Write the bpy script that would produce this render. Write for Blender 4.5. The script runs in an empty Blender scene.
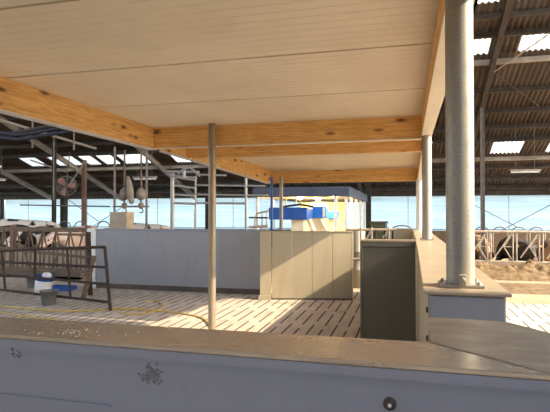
import bpy, bmesh, math, random
from mathutils import Vector, Matrix
random.seed(7)
S = bpy.context.scene
COL = S.collection

# ------------------------------------------------------------------ camera geometry
FPX, HZ, VPX, CZ = 505.0, 214.0, 407.0, 1.65
YAW = math.atan((VPX - 275) / FPX)
CA, SA = math.cos(YAW), math.sin(YAW)
def ray(u, v):
    r = (u - 275) / FPX; up = (HZ - v) / FPX
    return (-SA + CA * r, CA + SA * r, up)
def AY(u, v, y):            # measured point of the place on the plane y = const
    d = ray(u, v); t = y / d[1]; return Vector((d[0] * t, y, CZ + d[2] * t))
def AZ(u, v, z):
    d = ray(u, v); t = (z - CZ) / d[2]; return Vector((d[0] * t, d[1] * t, z))
EAVE_Y, EAVE_Z, PITCH = 25.0, 2.78, 0.33
def roof_z(y): return EAVE_Z + PITCH * (EAVE_Y - y)
def AR(u, v):               # on the barn roof's slope
    d = ray(u, v); t = (EAVE_Z + PITCH * EAVE_Y - CZ) / (d[2] + PITCH * d[1])
    return Vector((d[0] * t, d[1] * t, CZ + d[2] * t))

# ------------------------------------------------------------------ mesh builder
class MB:
    def __init__(s): s.v = []; s.f = []; s.sm = []
    def add(s, vs, fs, smooth=False):
        n = len(s.v); s.v += [Vector(p) for p in vs]
        for f in fs: s.f.append([i + n for i in f]); s.sm.append(smooth)
        return s
    def box(s, a, b):
        x0, y0, z0 = (min(a[i], b[i]) for i in range(3)); x1, y1, z1 = (max(a[i], b[i]) for i in range(3))
        return s.add([(x0,y0,z0),(x1,y0,z0),(x1,y1,z0),(x0,y1,z0),(x0,y0,z1),(x1,y0,z1),(x1,y1,z1),(x0,y1,z1)],
              [(0,3,2,1),(4,5,6,7),(0,1,5,4),(1,2,6,5),(2,3,7,6),(3,0,4,7)])
    def prism(s, poly, z0, z1):
        n = len(poly)
        vs = [(p[0], p[1], z0) for p in poly] + [(p[0], p[1], z1) for p in poly]
        fs = [tuple(reversed(range(n))), tuple(range(n, 2 * n))] + [(i, (i + 1) % n, n + (i + 1) % n, n + i) for i in range(n)]
        return s.add(vs, fs)
    def bar(s, p, q, w, h, up=(0, 0, 1)):       # square bar from p to q, w sideways, h along up
        p, q = Vector(p), Vector(q); d = (q - p).normalized(); u = Vector(up)
        if abs(d.dot(u)) > .98: u = Vector((0, 1, 0))
        sx = d.cross(u).normalized() * w / 2; sz = sx.cross(d).normalized() * h / 2
        vs = [p - sx - sz, p + sx - sz, p + sx + sz, p - sx + sz, q - sx - sz, q + sx - sz, q + sx + sz, q - sx + sz]
        return s.add(vs, [(0,3,2,1),(4,5,6,7),(0,1,5,4),(1,2,6,5),(2,3,7,6),(3,0,4,7)][::1])
    def tube(s, pts, r, n=10, caps=True):
        pts = [Vector(p) for p in pts]; rs = r if isinstance(r, (list, tuple)) else [r] * len(pts)
        d0 = (pts[1] - pts[0]).normalized(); ref = Vector((0, 0, 1)) if abs(d0.z) < .9 else Vector((1, 0, 0))
        rings = []
        for i, p in enumerate(pts):
            if i == 0: d = pts[1] - pts[0]
            elif i == len(pts) - 1: d = pts[-1] - pts[-2]
            else: d = (pts[i] - pts[i-1]).normalized() + (pts[i+1] - pts[i]).normalized()
            d.normalize(); a = d.cross(ref).normalized(); ref = a.cross(d).normalized()
            rings.append([p + (a * math.cos(2*math.pi*k/n) + ref * math.sin(2*math.pi*k/n)) * rs[i] for k in range(n)])
        vs = [q for R in rings for q in R]
        fs = [(i*n + k, i*n + (k+1) % n, (i+1)*n + (k+1) % n, (i+1)*n + k) for i in range(len(pts)-1) for k in range(n)]
        s.add(vs, fs, True)
        if caps:
            s.add(rings[0], [tuple(reversed(range(n)))]); s.add(rings[-1], [tuple(range(n))])
        return s
    def lathe(s, c, prof, n=24, axis=(0, 0, 1)):    # prof: list of (radius, height)
        ax = Vector(axis).normalized(); a = ax.orthogonal().normalized(); b = ax.cross(a); c = Vector(c)
        vs = [c + ax * h + (a * math.cos(2*math.pi*k/n) + b * math.sin(2*math.pi*k/n)) * max(r, 1e-4) for r, h in prof for k in range(n)]
        fs = [(i*n + k, i*n + (k+1) % n, (i+1)*n + (k+1) % n, (i+1)*n + k) for i in range(len(prof)-1) for k in range(n)]
        return s.add(vs, fs, True)
    def build(s, name, mat, root=None, bevel=0.0, kind=None, label=None):
        off = Vector(root.location) if root else Vector((0, 0, 0))
        if root and root.parent: off = Vector(root.parent.location)
        me = bpy.data.meshes.new(name)
        me.from_pydata([tuple(p - off) for p in s.v], [], s.f)
        me.polygons.foreach_set('use_smooth', s.sm)
        bm = bmesh.new(); bm.from_mesh(me); bmesh.ops.recalc_face_normals(bm, faces=bm.faces); bm.to_mesh(me); bm.free()
        me.materials.append(mat)
        o = bpy.data.objects.new(name, me); COL.objects.link(o)
        if root: o.parent = root
        if bevel:
            m = o.modifiers.new('edge', 'BEVEL'); m.width = bevel; m.segments = 2; m.limit_method = 'ANGLE'
        if kind: o['kind'] = kind
        if label: o['label'] = label
        return o
def tag(o, label, cat, group=None, kind=None):
    o['label'] = label; o['category'] = cat
    if group: o['group'] = group
    if kind: o['kind'] = kind
    return o
def thing(name, loc, label, cat, group=None):
    o = bpy.data.objects.new(name, None); COL.objects.link(o); o.location = loc; o.empty_display_size = .1
    return tag(o, label, cat, group)
def struct(o): o['kind'] = 'structure'; return o
def copy_tree(root, loc, label=None, group=None, rz=None):
    r = root.copy(); COL.objects.link(r); r.location = loc
    if rz is not None: r.rotation_euler = (0, 0, rz)
    if label: r['label'] = label
    if group: r['group'] = group
    for ch in list(root.children):
        c = ch.copy(); COL.objects.link(c); c.parent = r
        for g in list(ch.children):
            d = g.copy(); COL.objects.link(d); d.parent = c
    return r

# ------------------------------------------------------------------ materials
def new_mat(name):
    m = bpy.data.materials.new(name); m.use_nodes = True
    nt = m.node_tree; b = nt.nodes['Principled BSDF']; return m, nt, b
def N(nt, t, **kw):
    n = nt.nodes.new(t)
    for k, v in kw.items():
        if k in ('inp',):
            for i, val in v.items(): n.inputs[i].default_value = val
        else: setattr(n, k, v)
    return n
def ramp(nt, fac, stops):
    r = N(nt, 'ShaderNodeValToRGB'); e = r.color_ramp.elements
    while len(e) < len(stops): e.new(.5)
    for i, (p, c) in enumerate(stops):
        e[i].position = p; e[i].color = (*c, 1) if len(c) == 3 else c
    nt.links.new(fac, r.inputs['Fac']); return r
def mix(nt, fac, a, b, mode='MIX'):
    n = N(nt, 'ShaderNodeMix', data_type='RGBA', blend_type=mode)
    for s, v in ((n.inputs['Factor'], fac), (n.inputs['A'], a), (n.inputs['B'], b)):
        if hasattr(v, 'is_linked') or isinstance(v, bpy.types.NodeSocket): nt.links.new(v, s)
        else: s.default_value = v if not isinstance(v, tuple) else (*v, 1)
    return n.outputs['Result']
def coords(nt, scale=(1, 1, 1), kind='Object', rot=(0, 0, 0)):
    t = N(nt, 'ShaderNodeTexCoord'); m = N(nt, 'ShaderNodeMapping')
    m.inputs['Scale'].default_value = scale; m.inputs['Rotation'].default_value = rot
    nt.links.new(t.outputs[kind], m.inputs['Vector']); return m.outputs['Vector']
def noise(nt, vec, scale, detail=4, rough=.6, dist=0):
    n = N(nt, 'ShaderNodeTexNoise'); n.inputs['Scale'].default_value = scale; n.inputs['Detail'].default_value = detail
    n.inputs['Roughness'].default_value = rough; n.inputs['Distortion'].default_value = dist
    nt.links.new(vec, n.inputs['Vector']); return n.outputs['Fac']
def bump(nt, b, h, strength=.3, dist=.01):
    n = N(nt, 'ShaderNodeBump'); n.inputs['Strength'].default_value = strength; n.inputs['Distance'].default_value = dist
    nt.links.new(h, n.inputs['Height']); nt.links.new(n.outputs['Normal'], b.inputs['Normal'])

def mottled(name, c1, c2, scale=3, rough=.6, metal=0, stretch=(1, 1, 1), bmp=0, lo=.35, hi=.65, dirt=None, dirt_amt=.5, spec=.5):
    m, nt, b = new_mat(name); v = coords(nt, stretch)
    r = ramp(nt, noise(nt, v, scale, 6), [(lo, c1), (hi, c2)]); col = r.outputs['Color']
    if dirt:
        d = ramp(nt, noise(nt, v, scale * 3.1, 8, .7), [(.52, (0, 0, 0)), (.72, (dirt_amt,) * 3)])
        col = mix(nt, d.outputs['Color'], col, dirt)
    nt.links.new(col, b.inputs['Base Color'])
    b.inputs['Roughness'].default_value = rough; b.inputs['Metallic'].default_value = metal
    b.inputs['Specular IOR Level'].default_value = spec
    if bmp: bump(nt, b, noise(nt, v, scale * 6, 6), bmp)
    return m

def timber_mat(name, axis):
    m, nt, b = new_mat(name)
    st = {'x': (.35, 7, 7), 'y': (7, .35, 7)}[axis]
    v = coords(nt, st)
    g = noise(nt, v, 2.2, 6, .65, 1.2)
    r = ramp(nt, g, [(.28, (.44, .21, .05)), (.5, (.68, .37, .105)), (.72, (.82, .53, .20))])
    fine = noise(nt, coords(nt, tuple(q * 3 for q in st)), 4, 3)
    c = mix(nt, .45, r.outputs['Color'], ramp(nt, fine, [(.35, (.40, .19, .05)), (.65, (.84, .55, .22))]).outputs['Color'])
    # sparse knots
    kst = {'x': (1.5, 4.2, 4.2), 'y': (4.2, 1.5, 4.2)}[axis]
    vo = N(nt, 'ShaderNodeTexVoronoi'); vo.inputs['Scale'].default_value = 1.5; vo.inputs['Randomness'].default_value = 1
    nt.links.new(coords(nt, kst), vo.inputs['Vector'])
    k = ramp(nt, vo.outputs['Distance'], [(.06, (1, 1, 1)), (.22, (.0, .0, .0))])
    c = mix(nt, k.outputs['Color'], c, (.12, .045, .014))
    nt.links.new(c, b.inputs['Base Color']); b.inputs['Roughness'].default_value = .62
    bump(nt, b, g, .15, .004)
    return m

def galv_mat(name, c1, c2, rough=.42, metal=.75, rust=.25):
    m, nt, b = new_mat(name); v = coords(nt)
    vo = N(nt, 'ShaderNodeTexVoronoi'); vo.inputs['Scale'].default_value = 150; nt.links.new(v, vo.inputs['Vector'])
    r = ramp(nt, vo.outputs['Distance'], [(.1, c1), (.7, c2)])
    st = ramp(nt, noise(nt, coords(nt, (1, 1, .5)), 9, 7, .7), [(.42, (0, 0, 0)), (.75, (rust,) * 3)])
    c = mix(nt, st.outputs['Color'], r.outputs['Color'], (.30, .22, .13))
    nt.links.new(c, b.inputs['Base Color']); b.inputs['Metallic'].default_value = metal
    rr = ramp(nt, noise(nt, v, 14, 4), [(.3, (rough - .1,) * 3), (.7, (rough + .15,) * 3)])
    nt.links.new(rr.outputs['Color'], b.inputs['Roughness'])
    return m

M = {}
M['panel'] = mottled('white_coated_panel', (.61, .53, .40), (.68, .60, .46), 1.2, .48, dirt=(.42, .35, .25), dirt_amt=.2)
M['timber_x'] = timber_mat('pine_along_x', 'x'); M['timber_y'] = timber_mat('pine_along_y', 'y')
M['galv'] = galv_mat('galvanised_steel', (.20, .185, .155), (.28, .26, .22), .46, .4, .4)
M['galv_dull'] = galv_mat('dull_galvanised_steel', (.19, .155, .105), (.27, .225, .16), .5, .35, .5)
M['galv_light'] = galv_mat('bright_galvanised_steel', (.55, .54, .52), (.68, .66, .63), .4, .35, .12)
M['galv_pipe'] = galv_mat('grey_galvanised_pipe', (.24, .23, .22), (.34, .325, .31), .45, .4, .3)
M['hoist_tan'] = mottled('weathered_hoist_paint', (.17, .135, .10), (.26, .21, .16), 9, .7)
def clad(name, c, stain, amt):
    m, nt, b = new_mat(name); v = coords(nt)
    base = ramp(nt, noise(nt, v, 1.1, 5), [(.3, tuple(q * .93 for q in c)), (.7, c)]).outputs['Color']
    s1 = ramp(nt, noise(nt, coords(nt, (5, 5, .55)), 1.6, 7, .7), [(.5, (0,) * 3), (.78, (amt,) * 3)]).outputs['Color']
    base = mix(nt, s1, base, stain)
    s2 = ramp(nt, noise(nt, v, 26, 6, .75), [(.66, (0,) * 3), (.76, (amt * .7,) * 3)]).outputs['Color']
    base = mix(nt, s2, base, tuple(q * .6 for q in stain))
    nt.links.new(base, b.inputs['Base Color']); b.inputs['Roughness'].default_value = .42
    return m
M['clad_front'] = clad('coated_cladding_grey', (.25, .26, .315), (.18, .18, .195), .35)
M['clad_grey'] = clad('coated_cladding_pale_grey', (.28, .28, .295), (.21, .20, .185), .6)
M['clad_cream'] = clad('coated_cladding_cream', (.36, .305, .205), (.25, .20, .13), .5)
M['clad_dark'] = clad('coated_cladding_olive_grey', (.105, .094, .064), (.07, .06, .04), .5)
def stainless_top(name, c, rough, dust, amt):
    m, nt, b = new_mat(name); v = coords(nt)
    b0 = ramp(nt, noise(nt, v, 2.2, 6), [(.3, tuple(q * .85 for q in c)), (.7, c)]).outputs['Color']
    d = ramp(nt, noise(nt, coords(nt, (1.4, 3, 1)), 2.6, 9, .72), [(.36, (0,) * 3), (.7, (amt,) * 3)]).outputs['Color']
    sp = ramp(nt, noise(nt, v, 60, 5, .8), [(.62, (0,) * 3), (.72, (.5,) * 3)]).outputs['Color']
    col = mix(nt, d, b0, dust); col = mix(nt, sp, col, tuple(q * .62 for q in dust))
    nt.links.new(col, b.inputs['Base Color']); b.inputs['Metallic'].default_value = .5
    rr = N(nt, 'ShaderNodeMath', operation='MULTIPLY_ADD'); nt.links.new(d, rr.inputs[0]); rr.inputs[1].default_value = .35; rr.inputs[2].default_value = rough
    nt.links.new(rr.outputs[0], b.inputs['Roughness'])
    return m
M['cap'] = stainless_top('dusty_steel_cap', (.44, .385, .315), .13, (.29, .21, .125), .6)
M['cap_light'] = stainless_top('dusty_steel_cap_pale', (.50, .42, .31), .3, (.42, .30, .17), .9)
M['cap_grey'] = stainless_top('dusty_steel_cap_grey', (.33, .28, .22), .28, (.20, .155, .105), .8)
M['dark_gap'] = mottled('black_rubber', (.015, .015, .015), (.03, .028, .025), 8, .8)
M['dark_pipe'] = mottled('rusty_dark_pipe', (.026, .016, .011), (.055, .035, .023), 9, .7, 0, dirt=(.11, .06, .035), dirt_amt=.4, spec=.25)
M['brown_wood'] = mottled('weathered_brown_rail', (.09, .058, .034), (.19, .128, .078), 6, .75, 0, (1, 4, 4))
M['tan_rail'] = mottled('worn_tan_steel_rail', (.36, .29, .21), (.52, .44, .34), 8, .5, .25, dirt=(.3, .2, .12), dirt_amt=.5)
M['roof'] = mottled('fibre_cement_sheet', (.066, .046, .035), (.112, .081, .061), 1.3, .85, 0, (2, .6, 1), dirt=(.04, .03, .024), dirt_amt=.5)
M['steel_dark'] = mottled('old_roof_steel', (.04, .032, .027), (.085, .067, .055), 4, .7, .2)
M['steel_lit'] = mottled('pale_and_lit_steel', (.26, .22, .19), (.36, .31, .27), 4, .6, .1)  # paler steel; puts a lit look into some purlins, rafters and pipes
M['rubber_blue'] = mottled('dark_blue_hose', (.004, .006, .014), (.01, .014, .03), 5, .45)
M['white_plastic'] = mottled('white_plastic', (.62, .61, .58), (.78, .77, .74), 6, .45)
M['grey_plastic'] = mottled('grey_plastic', (.125, .125, .115), (.18, .18, .165), 6, .5)
M['blue_plastic'] = mottled('blue_plastic', (.012, .065, .27), (.02, .10, .38), 4, .4)
M['bright_blue'] = mottled('robot_blue_lit', (.02, .16, .62), (.035, .22, .72), 3, .35)  # brighter robot blue, light on the covers put into the colour
M['hose_yellow'] = mottled('yellow_hose', (.45, .30, .06), (.62, .42, .10), 12, .5)
M['navy'] = mottled('navy_fascia', (.045, .055, .085), (.07, .08, .11), 2, .45)
M['robot_cream'] = mottled('cream_painted_steel', (.72, .62, .42), (.80, .71, .5), 3, .5)
M['green'] = mottled('dark_green_plastic', (.025, .032, .012), (.045, .052, .022), 4, .5)
M['tan_box'] = mottled('tan_board', (.30, .235, .165), (.40, .32, .23), 6, .7)
M['orange_red'] = mottled('orange_paint', (.6, .2, .04), (.7, .26, .06), 4, .5)
M['pink'] = mottled('pink_fan_blade', (.50, .22, .20), (.62, .30, .27), 4, .5)
M['mesh_grey'] = mottled('grey_wire', (.14, .12, .11), (.22, .19, .17), 5, .6, .3)
M['timber_post'] = mottled('old_brown_post', (.13, .07, .045), (.22, .12, .08), 6, .8, 0, (4, 4, .6))
M['concrete_wall'] = mottled('dark_concrete', (.075, .055, .042), (.13, .10, .078), 2, .9)

def floor_mat():
    m, nt, b = new_mat('slatted_concrete'); t = N(nt, 'ShaderNodeTexCoord'); sep = N(nt, 'ShaderNodeSeparateXYZ')
    nt.links.new(t.outputs['Object'], sep.inputs[0])
    def math1(op, a, bb=None, c=None):
        n = N(nt, 'ShaderNodeMath', operation=op)
        for i, q in enumerate((a, bb, c)):
            if q is None: continue
            if isinstance(q, (int, float)): n.inputs[i].default_value = q
            else: nt.links.new(q, n.inputs[i])
        return n.outputs[0]
    x, y = sep.outputs['X'], sep.outputs['Y']
    fx = math1('FRACT', math1('MULTIPLY', x, 1 / .17))
    row = math1('FLOOR', math1('MULTIPLY', x, 1 / .17))
    ys = math1('ADD', y, math1('MULTIPLY', math1('FRACT', math1('MULTIPLY', row, .5)), .55))
    fy = math1('FRACT', math1('MULTIPLY', ys, 1 / 1.1))
    slot = math1('MULTIPLY', math1('LESS_THAN', fx, .17), math1('LESS_THAN', fy, .78))
    joint = math1('LESS_THAN', math1('FRACT', math1('MULTIPLY', x, 1 / 1.02)), .012)
    jy = math1('LESS_THAN', math1('FRACT', math1('MULTIPLY', y, 1 / 3.3)), .006)
    v = coords(nt)
    base = ramp(nt, noise(nt, v, 1.3, 8, .7), [(.3, (.41, .335, .27)), (.7, (.57, .485, .40))]).outputs['Color']
    d = ramp(nt, noise(nt, coords(nt, (2.5, .7, 1)), 2.4, 8, .75), [(.5, (0,) * 3), (.7, (.8,) * 3)]).outputs['Color']
    base = mix(nt, d, base, (.30, .215, .14))
    base = mix(nt, math1('MAXIMUM', joint, jy), base, (.12, .09, .07))
    base = mix(nt, slot, base, (.035, .026, .02))
    nt.links.new(base, b.inputs['Base Color']); b.inputs['Roughness'].default_value = .7
    return m
M['slats'] = floor_mat()
M['sand'] = mottled('feed_alley_concrete', (.27, .19, .11), (.40, .30, .19), 1.1, .85, 0, (1, 2.2, 1), dirt=(.22, .145, .075), dirt_amt=.8, bmp=.3)
M['feed'] = mottled('loose_feed', (.085, .05, .022), (.21, .135, .062), 9, .95, 0, bmp=.9)
M['bedding'] = mottled('straw_bedding', (.25, .18, .10), (.42, .32, .19), 5, .95, 0, bmp=.5)
M['orange_tag'] = mottled('dull_orange_tag', (.28, .15, .03), (.36, .20, .05), 9, .6)
M['crumb'] = mottled('pale_crumbs', (.42, .38, .31), (.52, .47, .39), 40, .9)
M['ground'] = mottled('yard_ground', (.30, .28, .24), (.38, .36, .30), .4, .9)

def translucent_mat(name, c1, c2, stretch, trans=.9, scale=1):
    m = bpy.data.materials.new(name); m.use_nodes = True; nt = m.node_tree; nt.nodes.clear()
    out = N(nt, 'ShaderNodeOutputMaterial'); tr = N(nt, 'ShaderNodeBsdfTranslucent'); df = N(nt, 'ShaderNodeBsdfDiffuse'); mx = N(nt, 'ShaderNodeMixShader')
    v = coords(nt, stretch); r = ramp(nt, noise(nt, v, scale, 5, .6), [(.35, c1), (.65, c2)])
    nt.links.new(r.outputs['Color'], tr.inputs['Color']); nt.links.new(r.outputs['Color'], df.inputs['Color'])
    mx.inputs[0].default_value = trans
    nt.links.new(df.outputs[0], mx.inputs[1]); nt.links.new(tr.outputs[0], mx.inputs[2]); nt.links.new(mx.outputs[0], out.inputs[0])
    return m
M['curtain'] = translucent_mat('windbreak_netting', (.56, .69, .76), (.76, .85, .90), (.22, 1, 9), .93, 1.5)
M['rooflight'] = translucent_mat('rooflight_sheet', (.80, .83, .80), (.93, .95, .93), (1.5, .5, .5), .95, 2)

def lamp_mat(name, c, s):
    m, nt, b = new_mat(name); b.inputs['Base Color'].default_value = (*c, 1)
    b.inputs['Emission Color'].default_value = (*c, 1); b.inputs['Emission Strength'].default_value = s; return m
M['lamp_warm'] = lamp_mat('warm_lamp', (1, .78, .42), 14)

def cow_mat(name, white, dark, thr, seed, scale=1.4):
    m, nt, b = new_mat(name); t = N(nt, 'ShaderNodeTexCoord'); mp = N(nt, 'ShaderNodeMapping'); mp.inputs['Location'].default_value = (seed * 3.7, seed * 1.3, seed)
    nt.links.new(t.outputs['Object'], mp.inputs['Vector'])
    f = noise(nt, mp.outputs['Vector'], scale, 2, .4)
    r = ramp(nt, f, [(thr - .012, white), (thr + .012, dark)])
    nt.links.new(r.outputs['Color'], b.inputs['Base Color']); b.inputs['Roughness'].default_value = .8
    return m

# ------------------------------------------------------------------ ground and floor
struct(MB().box((-60, -40, -.6), (60, 60, -.35)).build('floor_yard', M['ground']))
struct(MB().box((-27, -3, -.35), (1.35, 11.0, 0)).box((1.35, -3, -.35), (8, 10.2, 0)).build('floor_slats', M['slats']))
struct(MB().box((1.35, 10.2, -.35), (8, 16, -.002)).box((-27, 11.0, -.35), (1.35, 16, -.002)).build('floor_feed_alley', M['sand']))
struct(MB().box((-27, 16, -.35), (8, 25.3, .02)).build('floor_cubicles', M['bedding']))

# ------------------------------------------------------------------ barn roof
def corrugated(x0, x1, ya, yb, name, mat, dz=0.0, pitch=.146, amp=.026):
    n = max(2, int(round((x1 - x0) / pitch * 8))); mb = MB(); vs = []
    for th in (0, .008):
        for y in (ya, yb):
            for i in range(n + 1):
                x = x0 + (x1 - x0) * i / n
                vs.append((x, y, roof_z(y) + dz + th + amp * math.sin(2 * math.pi * x / pitch)))
    k = n + 1; fs = []
    for i in range(n):
        fs.append((i, i + 1, k + i + 1, k + i)); fs.append((2*k + i, 3*k + i, 3*k + i + 1, 2*k + i + 1))
        fs.append((i, 2*k + i, 2*k + i + 1, i + 1)); fs.append((k + i, k + i + 1, 3*k + i + 1, 3*k + i))
    fs.append((0, k, 3*k, 2*k)); fs.append((n, 2*k + n, 3*k + n, k + n))
    mb.add(vs, fs, True)
    o = mb.build(name, mat); return struct(o)
X0, X1 = -27.0, 8.0
# rows of roof sheets; the two rooflight rows are split into sheets
LIGHT_ROWS = {(20.0, 21.3): [(-20.6, -19.8), (-18.0, -17.1), (-16.45, -15.1), (-14.75, -14.15), (-13.85, -13.1), (-12.75, -11.5), (-10.2, -9.0), (-7.6, -6.4), (3.15, 4.2), (5.1, 6.2)],
              (14.10, 15.02): [(-20, -18.8), (-14.5, -13.2), (-10, -8.7), (1.35, 2.18), (2.95, 4.1), (5.2, 6.2)],
              (11.9, 13.05): [(1.2, 2.15), (2.45, 4.4)]}
bands = [25.5] ; rows = sorted(LIGHT_ROWS, key=lambda r: -r[1])
ycur = 25.5; wn = 1
for (ya, yb) in rows:
    # a little lap between the sheets
    corrugated(X0, X1, yb - .06, ycur, 'ceiling', M['roof'])
    x = X0
    for (a, b_) in LIGHT_ROWS[(ya, yb)]:
        corrugated(x, a, ya - .03, yb + .03, 'ceiling', M['roof'], .012)
        corrugated(a, b_, ya - .03, yb + .03, 'window_%d' % wn, M['rooflight'], .012); wn += 1
        x = b_
    corrugated(x, X1, ya - .03, yb + .03, 'ceiling', M['roof'], .012)
    ycur = ya + .06
corrugated(X0, X1, 3.0, ycur, 'ceiling', M['roof'])
def sky_block_slope(ya, za, yb, zb_, name):
    mb = MB(); mb.add([(X0, ya, za), (X1, ya, za), (X1, yb, zb_), (X0, yb, zb_), (X0, ya, za + .05), (X1, ya, za + .05), (X1, yb, zb_ + .05), (X0, yb, zb_ + .05)],
        [(0,3,2,1),(4,5,6,7),(0,1,5,4),(1,2,6,5),(2,3,7,6),(3,0,4,7)]); return struct(mb.build(name, M['roof']))
sky_block_slope(-3.5, roof_z(9.5), -9.0, roof_z(15.0), 'ceiling')  # unseen far slope added to cut sky light, gap left for ambient
struct(MB().box((X0, -9.2, -.35), (X1, -9.0, 3.6)).build('sky_block_wall', M['concrete_wall']))  # unseen wall added behind the camera to hold back sky light
# purlins
k = 1
for y in (24.4, 23.3, 22.2, 21.45, 19.85, 18.9, 17.8, 16.6, 15.15, 14.0, 13.3, 11.8, 11, 9.8, 8.6, 7.4):
    z = roof_z(y) - .045
    lit = y in (21.45, 15.15)  # purlins by the rooflights get their brightness from the paler steel
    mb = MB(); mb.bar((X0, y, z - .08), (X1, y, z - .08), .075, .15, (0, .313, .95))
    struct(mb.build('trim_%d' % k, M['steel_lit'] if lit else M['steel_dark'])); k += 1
# rafters with columns
RX = [2.3 - 4.4 * i for i in range(6)] + [6.7]
for x in RX:
    p = (x, 25.1, roof_z(25.1) - .30); q = (x, 3.2, roof_z(3.2) - .30)
    mb = MB()
    for s_ in (-1, 1):
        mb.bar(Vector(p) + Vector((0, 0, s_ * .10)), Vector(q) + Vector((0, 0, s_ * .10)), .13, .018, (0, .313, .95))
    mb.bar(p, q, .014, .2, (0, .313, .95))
    struct(mb.build('trim_%d' % k, M['steel_lit'] if x < -9 else M['steel_dark'])); k += 1  # left rafters coloured paler to look lit
# eave beam and low wall
struct(MB().box((X0, 24.85, 2.50), (X1, 25.02, 2.76)).build('trim_%d' % k, M['steel_dark'])); k += 1
struct(MB().box((X0, 24.9, 0.02), (X1, 25.1, .86)).build('wall_back', M['concrete_wall']))

# ------------------------------------------------------------------ columns, curtain
col_label = {2.3: 'slim grey steel barn column behind the thick post, on the feed fence line'}
def column(x, y, w, label, mat, ztop=None, zbase=0, name='steel_column'):
    zt = (roof_z(y) - .42) if ztop is None else ztop
    t = thing(name, (x, y, zbase), label, 'column', None)
    h = w / 2
    mb = MB().box((x - h, y - h, zbase), (x - h + .012, y + h, zt)).box((x + h - .012, y - h, zbase), (x + h, y + h, zt)).box((x - h, y - .008, zbase), (x + h, y + .008, zt))
    mb.build('shaft', mat, t)
    MB().box((x - w, y - w, zbase), (x + w, y + w, zbase + .018)).build('base_plate', mat, t)
    return t
column(2.3, 17.0, .12, 'tall slim steel barn column seen just right of the thick galvanised post', M['mesh_grey'], zbase=.02)
p = AY(64, 229, 22.0); column(p.x, 22.0, .26, 'dark stocky steel barn column below the round fan', M['steel_dark'], zbase=.02)
p = AY(84, 229, 20.0)
t = thing('timber_post', (p.x, 20.0, .02), 'reddish brown timber post standing right of the round fan', 'post')
MB().box((p.x - .08, 19.92, .02), (p.x + .08, 20.08, 4.1)).build('shaft', M['timber_post'], t)
p = AY(54, 229, 18.0); column(p.x, 18.0, .13, 'grey steel barn column left of the round fan, with a side bracket', M['steel_dark'], zbase=.02)
p = AY(208, 229, 23.6); column(p.x, 23.6, .22, 'dark barn column with knee brace seen beside the front tubular post', M['steel_dark'], zbase=.02)
p = AY(368.5, 229, 22.5); column(p.x, 22.5, .22, 'dark barn column behind the far end of the robot canopy', M['steel_dark'], zbase=.02)
p = AY(2, 229, 24.5); column(p.x, 24.5, .16, 'dark column at the far left end of the netting wall', M['steel_dark'], zbase=.02)
for u, lab in ((114.5, 'thin grey post left of the tan box hoists'), (146.5, 'thin grey post right of the hoist with the white lamp')):
    p = AY(u, 229, 15.0); t = thing('tubular_post', (p.x, 15.0, 0), lab, 'post')
    MB().tube([(p.x, 15, 0), (p.x, 15, 3.9)], .038, 10).build('shaft', M['mesh_grey'], t)
    MB().lathe((p.x, 15, 0), [(0, .02), (.09, .02), (.09, 0)], 12).build('base_plate', M['mesh_grey'], t)

# netting curtain in bays along the back wall
edges = [-27, -23.2, -19.8, -15.3, -11.0, -6.6, -2.2, 2.3, 6.7, 8]
names = ['leftmost', '', '', '', '', '', '', '', '']
labs = ['pale translucent netting bay at the left edge, behind the feed fence', 'pale netting bay behind the white cow', 'pale netting bay with the round fan before it',
        'pale netting bay behind the tan box and hoists', 'pale netting bay behind the raised tubular frame', 'pale netting bay left of the robot canopy',
        'pale netting bay seen between canopy and slim white post, behind the green bin', 'pale netting bay right of the thick post, with crossed cables', 'pale netting bay at the far right corner of the barn']
for i in range(9):
    a, b_ = edges[i] + .05, edges[i + 1] - .05
    t = thing('netting_curtain', ((a + b_) / 2, 24.95, .86), labs[i], 'curtain', None)
    mb = MB(); n = 24; vs = []
    for th in (0, .004):
        for j in range(2):
            for q in range(n + 1):
                x = a + (b_ - a) * q / n; vs.append((x, 25.05 + th + .012 * math.sin(q * 1.9 + i), .87 if j == 0 else 2.72))
    kk = n + 1; fs = []
    for q in range(n):
        fs += [(q, q + 1, kk + q + 1, kk + q), (2*kk + q, 3*kk + q, 3*kk + q + 1, 2*kk + q + 1)]
    mb.add(vs, fs, True); mb.build('netting', M['curtain'], t)
    MB().tube([(a, 25.0, .93), (b_, 25.0, .93)], .018, 8).build('roller_tube', M['mesh_grey'], t)
    m_ = (a + b_) / 2
    MB().tube([(m_, 25.0, .9), (m_, 25.0, 2.5)], .014, 6).build('guide_rod', M['mesh_grey'], t)

# ------------------------------------------------------------------ crossed bracing cables
def cable(pts, label, r=.016, mat='steel_dark', name='bracing_cable'):
    o = MB().tube(pts, r, 6).build(name, M[mat]); return tag(o, label, 'cable')
cable([AY(470, 203, 23), AY(518, 227.5, 23)], 'bracing cable sloping down rightwards above the right feed fence')
cable([AY(556, 202, 23.2), AY(502, 230, 23.2)], 'bracing cable sloping down leftwards above the right feed fence')
cable([AY(62, 195, 23), AY(100, 222.5, 23)], 'bracing cable sloping down from the fan to the crossing point')
cable([AY(124, 206, 23.2), AY(92, 227, 23.2)], 'bracing cable rising towards the hoists from the left fence')
b0 = AR(495, 60); b1 = AR(552, 22); b2 = AR(540, 98)
cable([b0 - Vector((0, 0, .32)), b1 - Vector((0, 0, .25))], 'thin roof brace rod rising to the right across the big rooflight', .02, 'tan_rail', 'roof_brace')
cable([b0 - Vector((0, 0, .34)), b2 - Vector((0, 0, .25))], 'thin roof brace rod falling to the right below the big rooflight', .02, 'steel_dark', 'roof_brace')

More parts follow.
